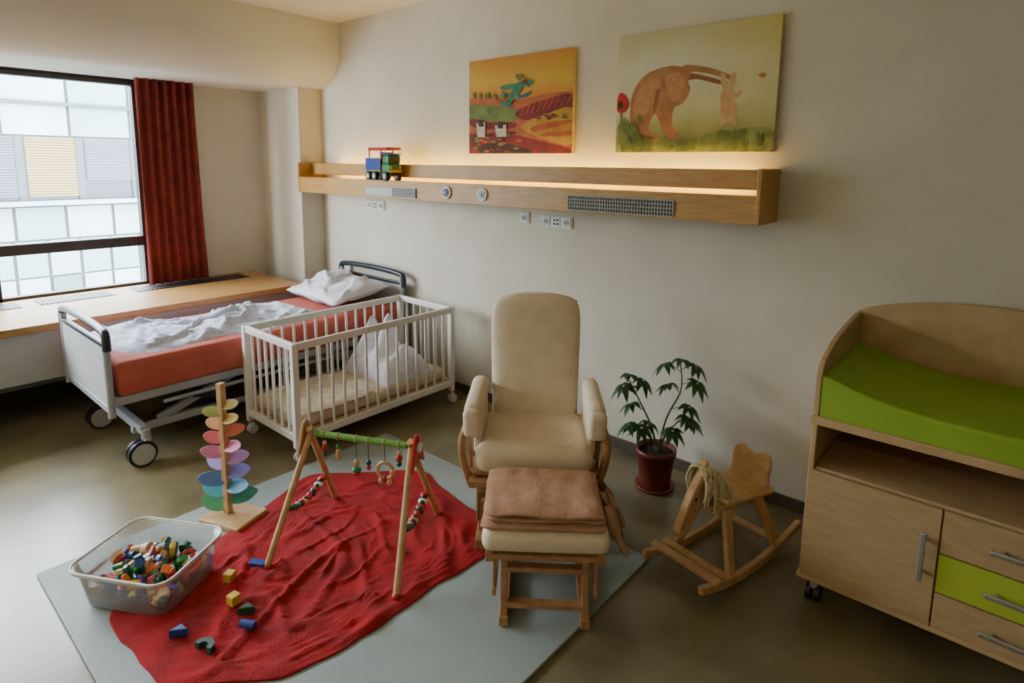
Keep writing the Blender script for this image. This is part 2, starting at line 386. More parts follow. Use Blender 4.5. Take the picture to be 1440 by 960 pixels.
def px2(x,y): t=53-26*(x-879)/226; return ((x-879+8*(y-53)/160)/226,(y-t)/(213-t))
fur=pm('fur','#ad7a4c','#9a6638',14); fur2=pm('fur_light','#b98656','#a9774a',30); pop=pm('poppy','#b8240e','#8e140a'); furd=pm('fur_dark','#8c5a32','#7f4f2a'); furl=pm('bunny','#c4a070','#b08c5c')
hare=[(892,196),(889,189),(900,183),(896,165),(897,142),(905,122),(920,106),(940,97),(962,93),(980,96),(988,103),(985,115),(988,124),(984,136),(975,146),(966,150),(962,160),(962,176),(973,189),(969,194),(953,194),(947,183),(941,168),(935,160),(928,170),(927,184),(942,191),(940,196),(915,198)]
sh2=[([(868,190),(900,180),(960,196),(1030,184),(1092,180),(1092,213),(868,213)],pm('grass','#6b7636','#8e9450',26),1),
 ([(978,93),(996,93),(1020,98),(1040,106),(1048,112),(1040,113),(1018,106),(996,102),(980,103)],fur,1),
 ([(980,103),(1002,106),(1024,112),(1038,117),(1036,121),(1018,117),(998,112),(982,113)],furd,1),
 (hare,fur,1),([(902,150),(908,130),(926,114),(944,112),(940,130),(930,146),(920,160),(906,164)],fur2,1),([(952,108),(968,102),(980,110),(978,128),(966,142),(956,134)],fur2,1),
 ([(938,126),(943,128),(938,150),(933,158),(934,144)],furd,1),([(897,188),(915,188),(938,193),(915,196),(895,194)],furd,1),
 ([(1030,150),(1030,134),(1035,126),(1042,124),(1048,130),(1048,142),(1052,154),(1049,166),(1041,171),(1032,168)],furl,1),
 ([(1034,128),(1029,112),(1033,104),(1037,112),(1039,127)],furl,1),([(1041,126),(1042,110),(1048,103),(1050,112),(1046,128)],furl,1),
 ([(1048,134),(1056,128),(1058,131),(1050,139)],furl,1),([(1032,166),(1028,176),(1033,177),(1038,169)],furl,1),([(1044,168),(1046,177),(1051,176),(1049,165)],furl,1),
 ([(873,140),(880,130),(890,134),(895,145),(890,155),(880,158),(873,153)],pop,1),([(876,145),(882,141),(884,150),(878,152)],dk,1),([(880,158),(883,158),(884,190),(880,190)],gn,0),
 ([(1078,108),(1084,105),(1087,108),(1083,112)],yl,1)]
for k in range(60):
    x=872+random.random()*36 if k<24 else 880+random.random()*200; y=165+random.random()*36 if k<24 else 188+random.random()*20
    sh2.append(([(x,y),(x+3,y-9),(x+5,y-1),(x+8,y-7),(x+7,y+4),(x+2,y+5)],gn,1))
painting('animal_painting',-1.83,-.965,1.77,2.40,px2,sh2,bg2)

# ---------------------------------------------------------------- toy truck
b=B('toy_truck'); b.stack=Matrix.Diagonal((1.28,1.12,1.42,1))
for x in (-.10,-.03,.09):
    for y in(-.045,.045):
        b.cyl((x,y-.012,.026),(x,y+.012,.026),.026,black,n=20); b.cyl((x,y-.014,.026),(x,y+.014,.026),.013,whiteP,n=14)
b.bb(-.13,.13,-.035,.035,.03,.045,black)
b.bb(.05,.13,-.05,.05,.045,.09,grnp,bev=.008); b.bb(.055,.12,-.048,.048,.09,.135,grnp,bev=.008)
b.bb(.1,.1225,-.038,.038,.095,.128,black,bev=.002); b.bb(.05,.125,-.05,.05,.135,.143,bluep,bev=.003)
b.bb(.128,.135,-.045,.045,.045,.06,yelp)
for y in(-.035,.035): b.cyl((.128,y,.072),(.134,y,.072),.009,yelp,n=12)
b.bb(-.13,.04,-.052,.052,.05,.058,yelp)
for y in (-.052,.052): b.bb(-.13,.04,y-.003,y+.003,.055,.12,bluep)
b.bb(-.133,-.127,-.052,.052,.055,.12,redp); b.bb(.035,.041,-.052,.052,.055,.15,redp)
b.bb(-.10,.12,-.054,-.045,.16,.175,redp); b.bb(-.10,.12,.045,.054,.16,.175,redp); b.bb(-.10,-.09,-.054,.054,.16,.175,redp); b.bb(.11,.12,-.054,.054,.16,.175,redp)
for x in(-.10,.035):
    for y in(-.045,.045): b.bb(x,x+.01,y-.005,y+.005,.11,.17,redp)
b.bb(-.12,-.02,-.04,.04,.06,.10,yelp)
b.done(loc=(-3.75,2.858,1.56),rz=-.12)

# ---------------------------------------------------------------- hospital bed
b=B('hospital_bed'); bx0,bx1=-4.53,-3.67; yf,yh=.95,2.97
def endpanel(y,sgn,zt):
    for x in(bx0+.02,bx1-.02): b.tube([(x,y,.30),(x,y,zt-.03)],.019,greyp,n=12)
    b.bb(bx0+.03,bx1-.03,y-.012,y+.012,.36,zt-.075,panelg,bev=.004)
    b.bb(bx0+.02,bx1-.02,y-.016,y+.016,.325,.365,greyp,bev=.006)
    P=[(bx0+.005,y,zt-.10),(bx0+.01,y,zt-.02),(bx0+.05,y,zt+.0),(bx0+.2,y-.0*sgn,zt+.012),((bx0+bx1)/2,y,zt+.016),(bx1-.2,y,zt+.012),(bx1-.05,y,zt),(bx1-.01,y,zt-.02),(bx1-.005,y,zt-.10)]
    b.tube(catmull(P,5,False),.022,darkbl,n=12)
    b.bb(bx0+.03,bx1-.03,y-.014,y+.014,zt-.085,zt-.06,darkbl,bev=.005)
endpanel(yf,-1,.78); endpanel(yh,1,.83)
for x in(bx0+.03,bx1-.03):
    b.bb(x-.015,x+.015,yf,yh,.355,.405,greyp,bev=.006)
for y in (1.1,1.6,2.2,2.8): b.bb(bx0+.03,bx1-.03,y-.02,y+.02,.35,.39,greyp)
b.bb(bx0+.04,bx1-.02,yf+.05,yh-.05,.385,.405,grey)
b.bb(bx0+.03,bx1-.002,yf+.035,yh-.04,.400,.60,salmon,bev=.035,seg=4,smooth=True)
for x in(bx0+.12,bx1-.07):
    b.bb(x-.02,x+.02,yf+.1,yh-.1,.16,.20,greyp,bev=.006)
for y in (yf+.14,yh-.14):
    inb=0 if y<2 else .07
    b.bb(bx0+.05,bx1+.02-inb,y-.025,y+.025,.17,.215,greyp,bev=.01)
    for x in(bx0+.16,bx1+.03-inb):
        b.cyl((x,y,.20),(x,y,.13),.024,greyp,n=14)
        b.bar((x,y,.15),(x,y-.03,.08),.06,.03,greyp)
        for dx in (-.02,.02):
            b.cyl((x+dx-.012,y-.03,.074),(x+dx+.012,y-.03,.074),.074,black,n=28); b.cyl((x+dx-.015,y-.03,.074),(x+dx+.015,y-.03,.074),.058,panelg,n=24); b.cyl((x+dx-.017,y-.03,.074),(x+dx+.017,y-.03,.074),.018,grey,n=16)
        if not inb: b.cyl((x+.04,y-.03,.074),(x+.044,y-.03,.074),.058,panelg,n=24)
for x in(bx0+.15,bx1-.1):
    b.bar((x,yf+.25,.19),(x,yf+.75,.37),.03,.045,greyp); b.bar((x,yh-.25,.19),(x,yh-.75,.37),.03,.045,greyp)
    b.bar((x+.03,yf+.75,.19),(x+.03,yf+.25,.37),.03,.04,black)
    b.cyl((x-.02,yf+.5,.28),(x+.05,yf+.5,.28),.025,black)
b.bb(-4.2,-3.85,1.25,2.2,.22,.34,black,bev=.01)
b.bb(bx1+.0,bx1+.012,yf+.25,yh-.15,.315,.337,greyp,bev=.005)
out=catmull([(-4.46,1.03,0),(-4.42,1.35,0),(-4.47,1.9,0),(-4.42,2.28,0),(-4.1,2.36,0),(-3.80,2.30,0),(-3.72,1.9,0),(-3.79,1.6,0),(-3.74,1.3,0),(-3.80,1.12,0),(-4.1,1.0,0)],9)
def sm(t): t=max(0,min(1,t)); return t*t*(3-2*t)
def dh(x,y,r):
    e=1-r**7
    wx=x+.06*N3(x*4,y*4,31); wy=y+.06*N3(x*4,y*4,41)
    w=N3(x*2.6+y*1.2,y*2.2,3)*.05+abs(N3(x*4,y*3.4-x*2,7))*.04+sm(1-abs(N3(wx*5+wy*2,wy*4,9))/.16)*.028+sm(1-abs(N3(wx*8-wy*4,wy*7,19))/.16)*.014
    return .592+e*(.035+w)+.008*(1-r)
b.blob([(p.x,p.y) for p in out],(-4.12,1.68),dh,duvet_m,rings=64,zbot=.585)
def pil(cx_,cy_,w,d,h,ang,z0,s,tilt=0):
    c_,s_=math.cos(ang),math.sin(ang)
    for side in(1,-1):
        def f(u,v):
            a=2*u-1; c=2*v-1
            x=w/2*a*(1-.10*(1-c*c)); y=d/2*c*(1-.10*(1-a*a))
            t=(max(0,1-a*a)*max(0,1-c*c))**.42
            z=z0+h/2+side*h/2*t*(1+.35*N3(x*5,y*5,s))+tilt*(y+d/2)+(.03*N3(x*8,y*8,s+2)*t)
            if side>0: z+=t*(.035*sm(1-abs(N3(x*4+y*3,y*5,s+5))/.15)+.045*sm((x+.05)*-6)*sm((y+.1)*6))
            return (cx_+x*c_-y*s_,cy_+x*s_+y*c_,z)
        b.grid(f,40,34,pillow_m)
pil(-4.13,2.67,.76,.50,.15,-.06,.590,2,.16)
b.done()

# ---------------------------------------------------------------- cot
b=B('baby_cot'); cx0,cx1,cy0,cy1=-3.585,-3.02,1.66,2.86; ct=.70
for x in(cx0,cx1):
    for y in(cy0,cy1):
        b.bb(x-.019,x+.019,y-.019,y+.019,.085,ct,white,bev=.005)
        b.cyl((x,y,.09),(x,y,.06),.01,metal,n=10)
        for dx in(-.014,.014): b.cyl((x+dx-.007,y+.01,.028),(x+dx+.007,y+.01,.028),.028,whiteP,n=20)
        b.bb(x-.012,x+.012,y-.008,y+.022,.045,.07,whiteP)
for x in(cx0,cx1):
    b.bb(x-.014,x+.014,cy0,cy1,ct-.042,ct,white,bev=.006); b.bb(x-.014,x+.014,cy0,cy1,.12,.165,white,bev=.005)
    n=15
    for i in range(1,n): y=cy0+(cy1-cy0)*i/n; b.cyl((x,y,.16),(x,y,ct-.03),.0085,white,n=10)
for y in(cy0,cy1):
    b.bb(cx0,cx1,y-.014,y+.014,ct-.042,ct,white,bev=.006); b.bb(cx0,cx1,y-.014,y+.014,.12,.165,white,bev=.005)
    n=7
    for i in range(1,n): x=cx0+(cx1-cx0)*i/n; b.cyl((x,y,.16),(x,y,ct-.03),.0085,white,n=10)
b.bb(cx0+.02,cx1-.02,cy0+.02,cy1-.02,.15,.17,natural)
b.bb(cx0+.022,cx1-.022,cy0+.022,cy1-.022,.17,.255,cotm,bev=.03,seg=4,smooth=True)
out=catmull([(-3.55,1.75,0),(-3.56,2.2,0),(-3.4,2.32,0),(-3.07,2.25,0),(-3.06,1.72,0),(-3.3,1.69,0)],8)
b.blob([(p.x,p.y) for p in out],(-3.3,1.98),lambda x,y,r:.25+(1-r**8)*(.02+.02*abs(N3(x*7,y*7,2))+.012*N3(x*15,y*15)),cotm,rings=26,zbot=.25)
def pk(u,v):
    x=-3.54+u*.48; y=2.32+v*.38
    e=min(u,1-u,v,1-v)*6; e=min(1,max(0,e))**.5
    h=.13+.27*math.exp(-((u-.12)**2*60+(v-.5)**2*18))+.29*math.exp(-((u-.58)**2*80+(v-.45)**2*22))+.12*math.exp(-((u-.95)**2+(v-.6)**2)*20)+.04*N3(u*5,v*5,4)
    return (x,y,.253+e*h)
b.grid(pk,48,36,pillow_m)
b.done()

# ---------------------------------------------------------------- mat, blanket
b=B('play_mat'); b.bb(-2.94,-1.10,.44,2.22,.001,.012,matg,bev=.004); b.done()
b=B('red_blanket')
ctl=[(-2.45,.565),(-2.52,.80),(-2.62,1.05),(-2.72,1.35),(-2.81,1.60),(-2.66,1.78),(-2.52,1.93),(-2.38,2.05),(-2.2,2.0),(-1.98,1.97),(-1.74,1.92),(-1.64,1.74),(-1.66,1.45),(-1.65,1.2),(-1.69,.88),(-1.82,.72),(-1.96,.58),(-2.2,.56)]
o=catmull([(a,c,0) for a,c in ctl],7)
o=[(p.x+.014*N3(p.x*9,p.y*9,5),p.y+.014*N3(p.x*9,p.y*9,8)) for p in o]
def rh(x,y,r):
    wx=x+.10*N3(x*2,y*2,11); wy=y+.10*N3(x*2,y*2,21)
    c1=sm(1-abs(N3(wx*2.6+wy*1.4,wy*1.6-wx*.5,5))/.11)*.014
    c2=sm(1-abs(N3(wx*2-wy*2.2,wy*4.4+wx*.8,2))/.13)*.012
    c3=sm(1-abs(N3(wx*7,wy*4,9))/.14)*.008
    c4=sm(1-abs(N3(wx*9-wy*5,wy*11,15))/.16)*.005
    w=c1+c2+c3+c4+max(0,N3(x*1.8+y*1.5,y*2.0,5))*.010+N3(x*14,y*14,3)*.003
    return .015+max(0,w+.003)*(1-r**12)+.003
b.blob(o,(-2.15,1.28),rh,redb,rings=120,zbot=.0125)
b.done()

# ---------------------------------------------------------------- glider chair
th=math.radians(38.5)
b=B('glider_armchair')
b.box((0,-.02,.410),(.515,.50,.13),cream,rot=(-.06,0,0),bev=.055,seg=6,smooth=True)
W=[(.0,.20),(.08,.212),(.3,.22),(.6,.228),(.8,.23),(.9,.222),(.96,.20),(.99,.165),(1.0,.12)]
def backpt(u,v):
    for i in range(len(W)-1):
        if W[i][0]<=v<=W[i+1][0]:
            t=(v-W[i][0])/(W[i+1][0]-W[i][0]); w=W[i][1]*(1-t)+W[i+1][1]*t; break
    a=u*2*pi; ca,sa=math.cos(a),math.sin(a)
    k=.45
    x=w*math.copysign(abs(ca)**k,ca); d=.055*(1-max(0,(v-.9)/.1)**2*.55)*(.7+.3*min(1,v*12))
    y=d*math.copysign(abs(sa)**.7,sa)
    z=.44+v*.58; y0=.19+v*.20+.03*math.sin(v*pi)
    return (x,y0+y,z)
b.grid(backpt,48,40,cream)
b.ell((0,.39,1.018),(.125,.03,.012),cream)
for sx in(-1,1):
    arm=catmull([(sx*.272,-.25,.575),(sx*.276,-.15,.598),(sx*.276,.05,.595),(sx*.265,.25,.59)],6,False)
    for i in range(len(arm)-1): b.bar(arm[i],arm[i+1]+(arm[i+1]-arm[i])*.1,.065,.022,beech)
    b.box((sx*.266,-.03,.628),(.080,.42,.07),cream,rot=(-.03,0,0),bev=.033,seg=5,smooth=True)
    b.box((sx*.268,-.235,.585),(.080,.055,.13),cream,rot=(.12,0,0),bev=.026,seg=5,smooth=True)
    b.box((sx*.250,-.0,.52),(.034,.38,.20),cream,bev=.016,seg=4,smooth=True)
    b.tube(catmull([(sx*.292,-.21,.57),(sx*.314,-.22,.49),(sx*.305,-.20,.38),(sx*.275,-.18,.27)],6,False),.018,beech,n=10,sx=1.2)
    b.bar((sx*.272,.22,.59),(sx*.265,.20,.27),.03,.04,beech)
    for k in range(3): b.bar((sx*.292,-.13+k*.11,.58),(sx*.282,-.13+k*.11,.33),.014,.035,beech)
    b.bar((sx*.268,-.22,.30),(sx*.268,.26,.29),.03,.05,beech)
    b.bar((sx*.23,-.26,.03),(sx*.23,.30,.03),.045,.045,beech)
    b.bar((sx*.23,-.16,.05),(sx*.23,-.12,.27),.03,.05,beech); b.bar((sx*.23,.2,.05),(sx*.23,.16,.27),.03,.05,beech)
    b.bar((sx*.23,-.2,.26),(sx*.23,.24,.26),.035,.04,beech)
    b.bar((sx*.25,-.18,.10),(sx*.25,-.14,.30),.012,.03,beech); b.bar((sx*.25,.16,.10),(sx*.25,.12,.30),.012,.03,beech)
    b.tube([(sx*.20,.22,.3),(sx*.20,.26,.55),(sx*.20,.43,.98)],.016,beech,n=8)
b.bar((-.28,-.235,.315),(.28,-.235,.315),.05,.024,beech)
b.bar((-.23,-.2,.20),(.23,-.2,.20),.04,.022,beech); b.bar((-.23,.24,.12),(.23,.24,.12),.05,.022,beech)
b.bar((-.23,-.0,.05),(.23,0,.05),.05,.022,beech)
b.bb(-.26,.26,-.22,.2,.335,.352,beech)
b.done(loc=(-1.66,2.105,.012),rz=th)
# ---------------------------------------------------------------- ottoman
b=B('glider_footstool')
b.box((0,0,.325),(.47,.38,.085),cream,bev=.038,seg=6,smooth=True)
b.bb(-.20,.20,-.15,.15,.265,.285,beech)
for sx in(-1,1):
    b.bar((sx*.205,-.17,.265),(sx*.205,.17,.265),.03,.045,beech)
    b.bar((sx*.15,-.20,.022),(sx*.15,.20,.022),.035,.035,beech)
    b.bar((sx*.15,-.17,.03),(sx*.15,-.12,.25),.026,.035,beech); b.bar((sx*.15,.17,.03),(sx*.15,.12,.25),.026,.035,beech)
    b.bar((sx*.15,-.14,.235),(sx*.15,.14,.235),.03,.03,beech)
    for y in(-.13,-.09,.09,.13): b.bar((sx*.188,y,.27),(sx*.188,y*1.15,.12),.012,.028,beech)
    b.bar((sx*.188,-.17,.12),(sx*.188,.17,.12),.016,.03,beech)
    b.cyl((sx*.2,-.13,.26),(sx*.22,-.13,.26),.008,metal,n=8)
b.bar((-.15,-.165,.075),(.15,-.165,.075),.035,.02,beech); b.bar((-.16,-.135,.20),(.16,-.135,.20),.035,.02,beech)
b.bar((-.15,.165,.075),(.15,.165,.075),.035,.02,beech); b.bar((-.2,-.16,.265),(.2,-.16,.265),.03,.02,beech); b.bar((-.2,.16,.265),(.2,.16,.265),.03,.02,beech)
b.done(loc=(-1.315,1.745,.012),rz=th)
b=B('tan_blanket')
def lay(x0,x1,y0,y1,z,t,s):
    def f(u,v):
        a=v*2*pi; ca,sa=math.cos(a),math.sin(a)
        uu=min(u,1-u)*14; e=min(1,uu)**.5
        y=(y0+y1)/2+(y1-y0)/2*math.copysign(abs(ca)**.5,ca)*(.93+.07*e); x=x0+(x1-x0)*u+.012*N3(y*9,s)
        zz=z+t/2*math.copysign(abs(sa)**.7,sa)*(.15+.85*e)+.010*N3(x*5,y*6,s)+.005*N3(x*16,y*14,s)
        return (x,y,zz)
    b.grid(f,44,52,tan)
lay(-.236,.225,-.175,.180,.384,.030,1); lay(-.222,.215,-.160,.185,.406,.032,3); lay(-.232,.21,-.168,.18,.428,.026,6)
# hanging folded end at the right-hand side
def hang(cy_,rx_,ry_,z0h,z1h,out_,s):
    def f(u,v):
        a=u*2*pi; ca,sa=math.cos(a),math.sin(a)
        z=z0h+(z1h-z0h)*v; g=.55+.45*math.sin(pi*min(1,v*1.25+.12)) if v<.96 else .25
        x=.255+out_*v**1.2-.03*(1-v)+rx_*g*math.copysign(abs(ca)**.8,ca)+.008*N3(a,v*4,s)
        y=cy_+ry_*g*math.copysign(abs(sa)**.8,sa)+.012*math.sin(v*5+s)
        return (x,y,z+.012*N3(ca*2,sa*2,s))
    b.grid(f,28,24,tan)
hang(-.03,.026,.075,.425,.215,.055,1); hang(.08,.026,.070,.425,.25,.06,4)
b.done(loc=(-1.315,1.745,.008),rz=th)

# ---------------------------------------------------------------- baby gym
b=B('baby_play_gym'); z0=.028
FL=Vector((-2.25,1.075,z0));BL=Vector((-2.50,1.565,z0));FR=Vector((-1.715,1.325,z0));BR=Vector((-2.01,1.81,z0))
TL=Vector((-2.330,1.345,.505)); TR=Vector((-1.895,1.560,.505))
for F_,B_,T_ in((FL,BL,TL),(FR,BR,TR)):
    for e in(F_,B_):
        d=(e-T_).normalized(); b.tube([T_-d*.03,e],.0145,pine,n=12); b.ell(e,(.018,.018,.016),redp)
ax=(TR-TL).normalized(); 
b.cyl(TL+ax*.02,TR-ax*.02,.014,barG,n=16)
side=Vector((0,0,1)).cross(ax)
for T_,sg in((TL,-1),(TR,1)):
    M=frameM(T_+ax*sg*.026,side,(0,0,1),side.cross(Vector((0,0,1))))
    pl=catmull([(-.065,-.085,0),(-.038,.0,0),(-.022,.045,0),(0,.058,0),(.022,.045,0),(.038,0,0),(.065,-.085,0),(.04,-.075,0),(0,-.045,0),(-.04,-.075,0)],5)
    b.plate([(p.x,p.y) for p in pl],.014,M,redp if sg>0 else pine)
    b.cyl(T_+ax*sg*.03,T_+ax*sg*.042,.022,pine if sg<0 else whiteP,n=18)
    b.cyl(T_+ax*sg*.03+Vector((0,0,.035)),T_+ax*sg*.038+Vector((0,0,.035)),.012,redp,n=16)
def string(p,q): b.tube([p,q],.0018,black,n=6)
L=(TR-TL).length
for i,(t,kind) in enumerate(((.14,1),(.28,0),(.46,2),(.58,4),(.74,3),(.88,1))):
    p=TL+ax*L*t; ln=[.05,.07,.10,.09,.085,.05][i]; q=p+Vector((0,0,-.014-ln))
    b.tube([p+Vector((math.cos(a)*side.x*.0155,math.cos(a)*side.y*.0155,math.sin(a)*.0155)) for a in [k*2*pi/12 for k in range(12)]],.002,natural,n=6,closed=True)
    string(p+Vector((0,0,-.014)),q)
    if kind==0: b.ell(q,(.012,.012,.03),pine); b.ell(q+Vector((0,0,.035)),(.010,.010,.010),grnp)
    elif kind==1:
        b.ell(q,(.016,.016,.016),redp); b.ell(q+Vector((0,0,-.026)),(.012,.012,.012),dgr); b.ell(q+Vector((0,0,.026)),(.010,.010,.010),natural)
    elif kind==2:
        b.ell(q,(.013,.013,.018),pine); b.ell(q+Vector((0,0,-.03)),(.022,.022,.012),grnp); b.ell(q+Vector((0,0,-.046)),(.018,.018,.01),redp)
    elif kind==3:
        c=q+Vector((0,0,-.03)); b.tube([c+ax*math.cos(a)*.036+Vector((0,0,math.sin(a)*.036)) for a in [k*2*pi/28 for k in range(28)]],.008,pine,n=8,closed=True)
        b.ell(c+Vector((0,0,-.036)),(.014,.014,.014),redp); b.ell(c+ax*.036,(.013,.013,.013),natural)
        for k in (-1,1): b.ell(c+ax*.02*k+Vector((0,0,-.05)),(.012,.012,.016),natural)
    else: b.ell(q,(.012,.012,.012),dgr); b.ell(q+Vector((0,0,-.022)),(.010,.010,.013),redp)
cols=[redp,black,dgr,redp,dgr,whiteP,black,redp,pine,black,redp]
for F_,B_,T_ in((FL,BL,TL),(FR,BR,TR)):
    p=F_.lerp(T_,.42); q=B_.lerp(T_,.42); 
    pts=[p.lerp(q,t)+Vector((0,0,-.07*4*t*(1-t)*.6)) for t in [k/20 for k in range(21)]]
    b.tube(pts,.002,black,n=6)
    for k in range(2,19):
        b.ell(pts[k],(.0155,.0155,.0155) if k%2 else (.023,.023,.010),cols[k%len(cols)],n=12)
b.done()

# ---------------------------------------------------------------- marble tower
b=B('rainbow_marble_tower')
b.box((.03,0,.013),(.24,.19,.024),pine,bev=.006); b.box((0,0,.34),(.030,.030,.66),pine,bev=.003)
cl=['#dccf98','#b5c673','#d8b85a','#de9468','#dc7860','#d66470','#d4709a','#d48ab8','#b48cc8','#967ac4','#7a78c8','#5a84c4','#4494c0','#3e9ea8','#3e9a84','#4a9a62']
for i,c in enumerate(cl):
    m=mat('petal_%d'%i,c,.5); z=.56-i*.0335; L_=.072+.0036*i; a=(i%2)*pi+.35*math.sin(i*1.9)+math.radians(18)
    w_=.023+.0008*i
    pl=catmull([(0,-.014,0),(L_*.3,-w_,0),(L_*.75,-w_,0),(L_*1.08,-.010,0),(L_*1.08,.010,0),(L_*.75,w_,0),(L_*.3,w_,0),(0,.014,0)],5)
    M=Matrix.Translation((0,0,z))@Euler((.85 if i%2==0 else -.85,-.2,0)).to_matrix().to_4x4()
    M=Matrix.Rotation(a,4,'Z')@M
    b.plate([(p.x,p.y) for p in pl],.005,M,m,bev=.001)
b.done(loc=(-2.755,1.145,.0125),rz=math.radians(20))

# ---------------------------------------------------------------- tub with blocks
clear=bpy.data.materials.new('clear_plastic'); clear.use_nodes=True
nt=clear.node_tree;N=nt.nodes;L2=nt.links;N.clear()
o_=N.new('ShaderNodeOutputMaterial');tr=N.new('ShaderNodeBsdfTransparent');tr.inputs[0].default_value=(.93,.95,.95,1)
gl=N.new('ShaderNodeBsdfPrincipled');gl.inputs['Base Color'].default_value=lin('#c9d0d2');gl.inputs['Roughness'].default_value=.25
fr=N.new('ShaderNodeFresnel');fr.inputs[0].default_value=1.4
ad=N.new('ShaderNodeMath');ad.operation='ADD';ad.inputs[1].default_value=.30;L2.new(fr.outputs[0],ad.inputs[0])
mx=N.new('ShaderNodeMixShader');L2.new(ad.outputs[0],mx.inputs[0]);L2.new(tr.outputs[0],mx.inputs[1]);L2.new(gl.outputs[0],mx.inputs[2]);L2.new(mx.outputs[0],o_.inputs[0])
b=B('clear_storage_tub')
def rrect(w,d,r,z,n=8):
    out=[]
    for cx_,cy_,a0 in((w/2-r,d/2-r,0),(-w/2+r,d/2-r,pi/2),(-w/2+r,-d/2+r,pi),(w/2-r,-d/2+r,3*pi/2)):
        for k in range(n+1): a=a0+k*pi/2/n; out.append((cx_+r*math.cos(a),cy_+r*math.sin(a),z))
    return out
levels=[rrect(.02,.02,.005,.002),rrect(.33,.27,.04,.002),rrect(.36,.30,.055,.014),rrect(.385,.325,.06,.10),rrect(.405,.345,.06,.165),rrect(.428,.37,.065,.168),rrect(.431,.373,.065,.158)]
tb=bmesh.new(); rg=[[tb.verts.new(p) for p in l] for l in levels]; n=len(rg[0])
tb.faces.new(list(reversed(rg[0])))
for a,c in zip(rg,rg[1:]):
    for j in range(n): tb.faces.new((a[j],a[(j+1)%n],c[(j+1)%n],c[j]))
b.add(tb,clear,None,True)
b.tube([Vector(p) for p in levels[5]],.0045,whiteP,n=8,closed=True)
tubang=math.radians(30)
TUB=(-2.495,.725)
b.done(loc=(TUB[0],TUB[1],.0125),rz=tubang)
bc_=[redp,bluep,yelp,grnp,dgr,orgp,purp,natural,natural,redp,bluep,dgr,pinkp,natural]
def block(b,c,rot,m,k,s=1):
    if k==0: b.box(c,(.03*s,.03*s,.03*s),m,rot=rot,bev=.0025)
    elif k==1: b.box(c,(.055*s,.028*s,.018*s),m,rot=rot,bev=.0025)
    elif k==2:
        R=Matrix.Translation(c)@Euler(rot).to_matrix().to_4x4(); b.plate([(-.025*s,-.012*s),(.025*s,-.012*s),(0,.014*s)],.024*s,R,m,bev=.002)
    elif k==3:
        d=Euler(rot).to_matrix()@Vector((0,0,.022*s)); c=Vector(c); b.cyl(c-d,c+d,.012*s,m,n=18)
    else:
        R=Matrix.Translation(c)@Euler(rot).to_matrix().to_4x4()
        arc=[(.03*s*math.cos(a),.03*s*math.sin(a)) for a in [k*pi/10 for k in range(11)]]+[(.014*s*math.cos(a),.014*s*math.sin(a)) for a in [pi-k*pi/8 for k in range(9)]]
        b.plate(arc,.024*s,R,m,bev=0)
b=B('toy_block_pile')
for i in range(230):
    u=random.uniform(-1,1);v=random.uniform(-1,1);t=random.random()
    hmax=.150-.07*(u*u+v*v)
    z=.02+t*hmax*.85
    w=.15+.02*t; d=.125+.02*t
    block(b,(u*w*.95,v*d*.95,z),(random.uniform(0,6),random.uniform(0,6),random.uniform(0,6)),random.choice(bc_),random.choice([0,1,1,2,3,4,0]),1.0)
b.done(loc=(TUB[0],TUB[1],.026),rz=tubang)
for (x,y,k,m,rz,dz) in ((-2.29,.94,0,yelp,.5,0),(-2.135,.885,0,yelp,.2,.0),(-2.07,.905,2,dgr,.9,0),(-2.0,.715,4,dgr,.3,0),(-2.14,.695,2,bluep,.9,0),(-1.98,.865,3,bluep,.5,0),(-2.29,1.055,1,bluep,.55,0)):
    b=B('toy_block'); R=(0,0,rz) if k!=3 else (pi/2,0,rz+1.57)
    block(b,(0,0,0),R,m,k,1.25); 
    hh=rh(x,y,.5)
    b.done(loc=(x,y,hh+{0:.019,1:.012,2:.015,3:.015,4:.015}[k]))

# ---------------------------------------------------------------- plant
b=B('potted_umbrella_plant')
b.lathe([(0,.004),(.10,.004),(.105,.018),(.098,.02),(.08,.012),(.0,.012)],(0,0,0),potm)
b.lathe([(0,.012),(.078,.012),(.08,.02),(.098,.19),(.106,.19),(.106,.22),(.096,.22),(.094,.19),(0,.185)],(0,0,0),potm)
b.lathe([(.095,.195),(.05,.203),(0,.202)],(0,0,0),soil)
def leafcluster(p,d,sc,n=8):
    d=Vector(d).normalized()
    nrm=(Vector((0,0,1))*.8+d*.5).normalized(); x=nrm.cross(Vector((1,0,.1))).normalized(); y=nrm.cross(x)
    for k in range(n):
        a=2*pi*k/n+random.uniform(-.15,.15); rd=(x*math.cos(a)+y*math.sin(a)); l=sc*random.uniform(.85,1.1)
        droop=random.uniform(.4,.8); tang=nrm.cross(rd)
        def pt(t,s):
            w=.42*l*math.sin(pi*min(1,t**.8))*.55
            return p+rd*(l*t*.92+.004)-Vector((0,0,1))*droop*l*t*t+tang*s*w+Vector((0,0,1))*abs(s)*w*.25
        tb=bmesh.new(); rows=[]
        for t in(.0,.2,.45,.7,.9,1.0): rows.append([tb.verts.new(pt(t,s_)) for s_ in(-1,0,1)])
        for a_,c_ in zip(rows,rows[1:]):
            for j in range(2): tb.faces.new((a_[j],a_[j+1],c_[j+1],c_[j]))
        b.add(tb,leafm,None,True)
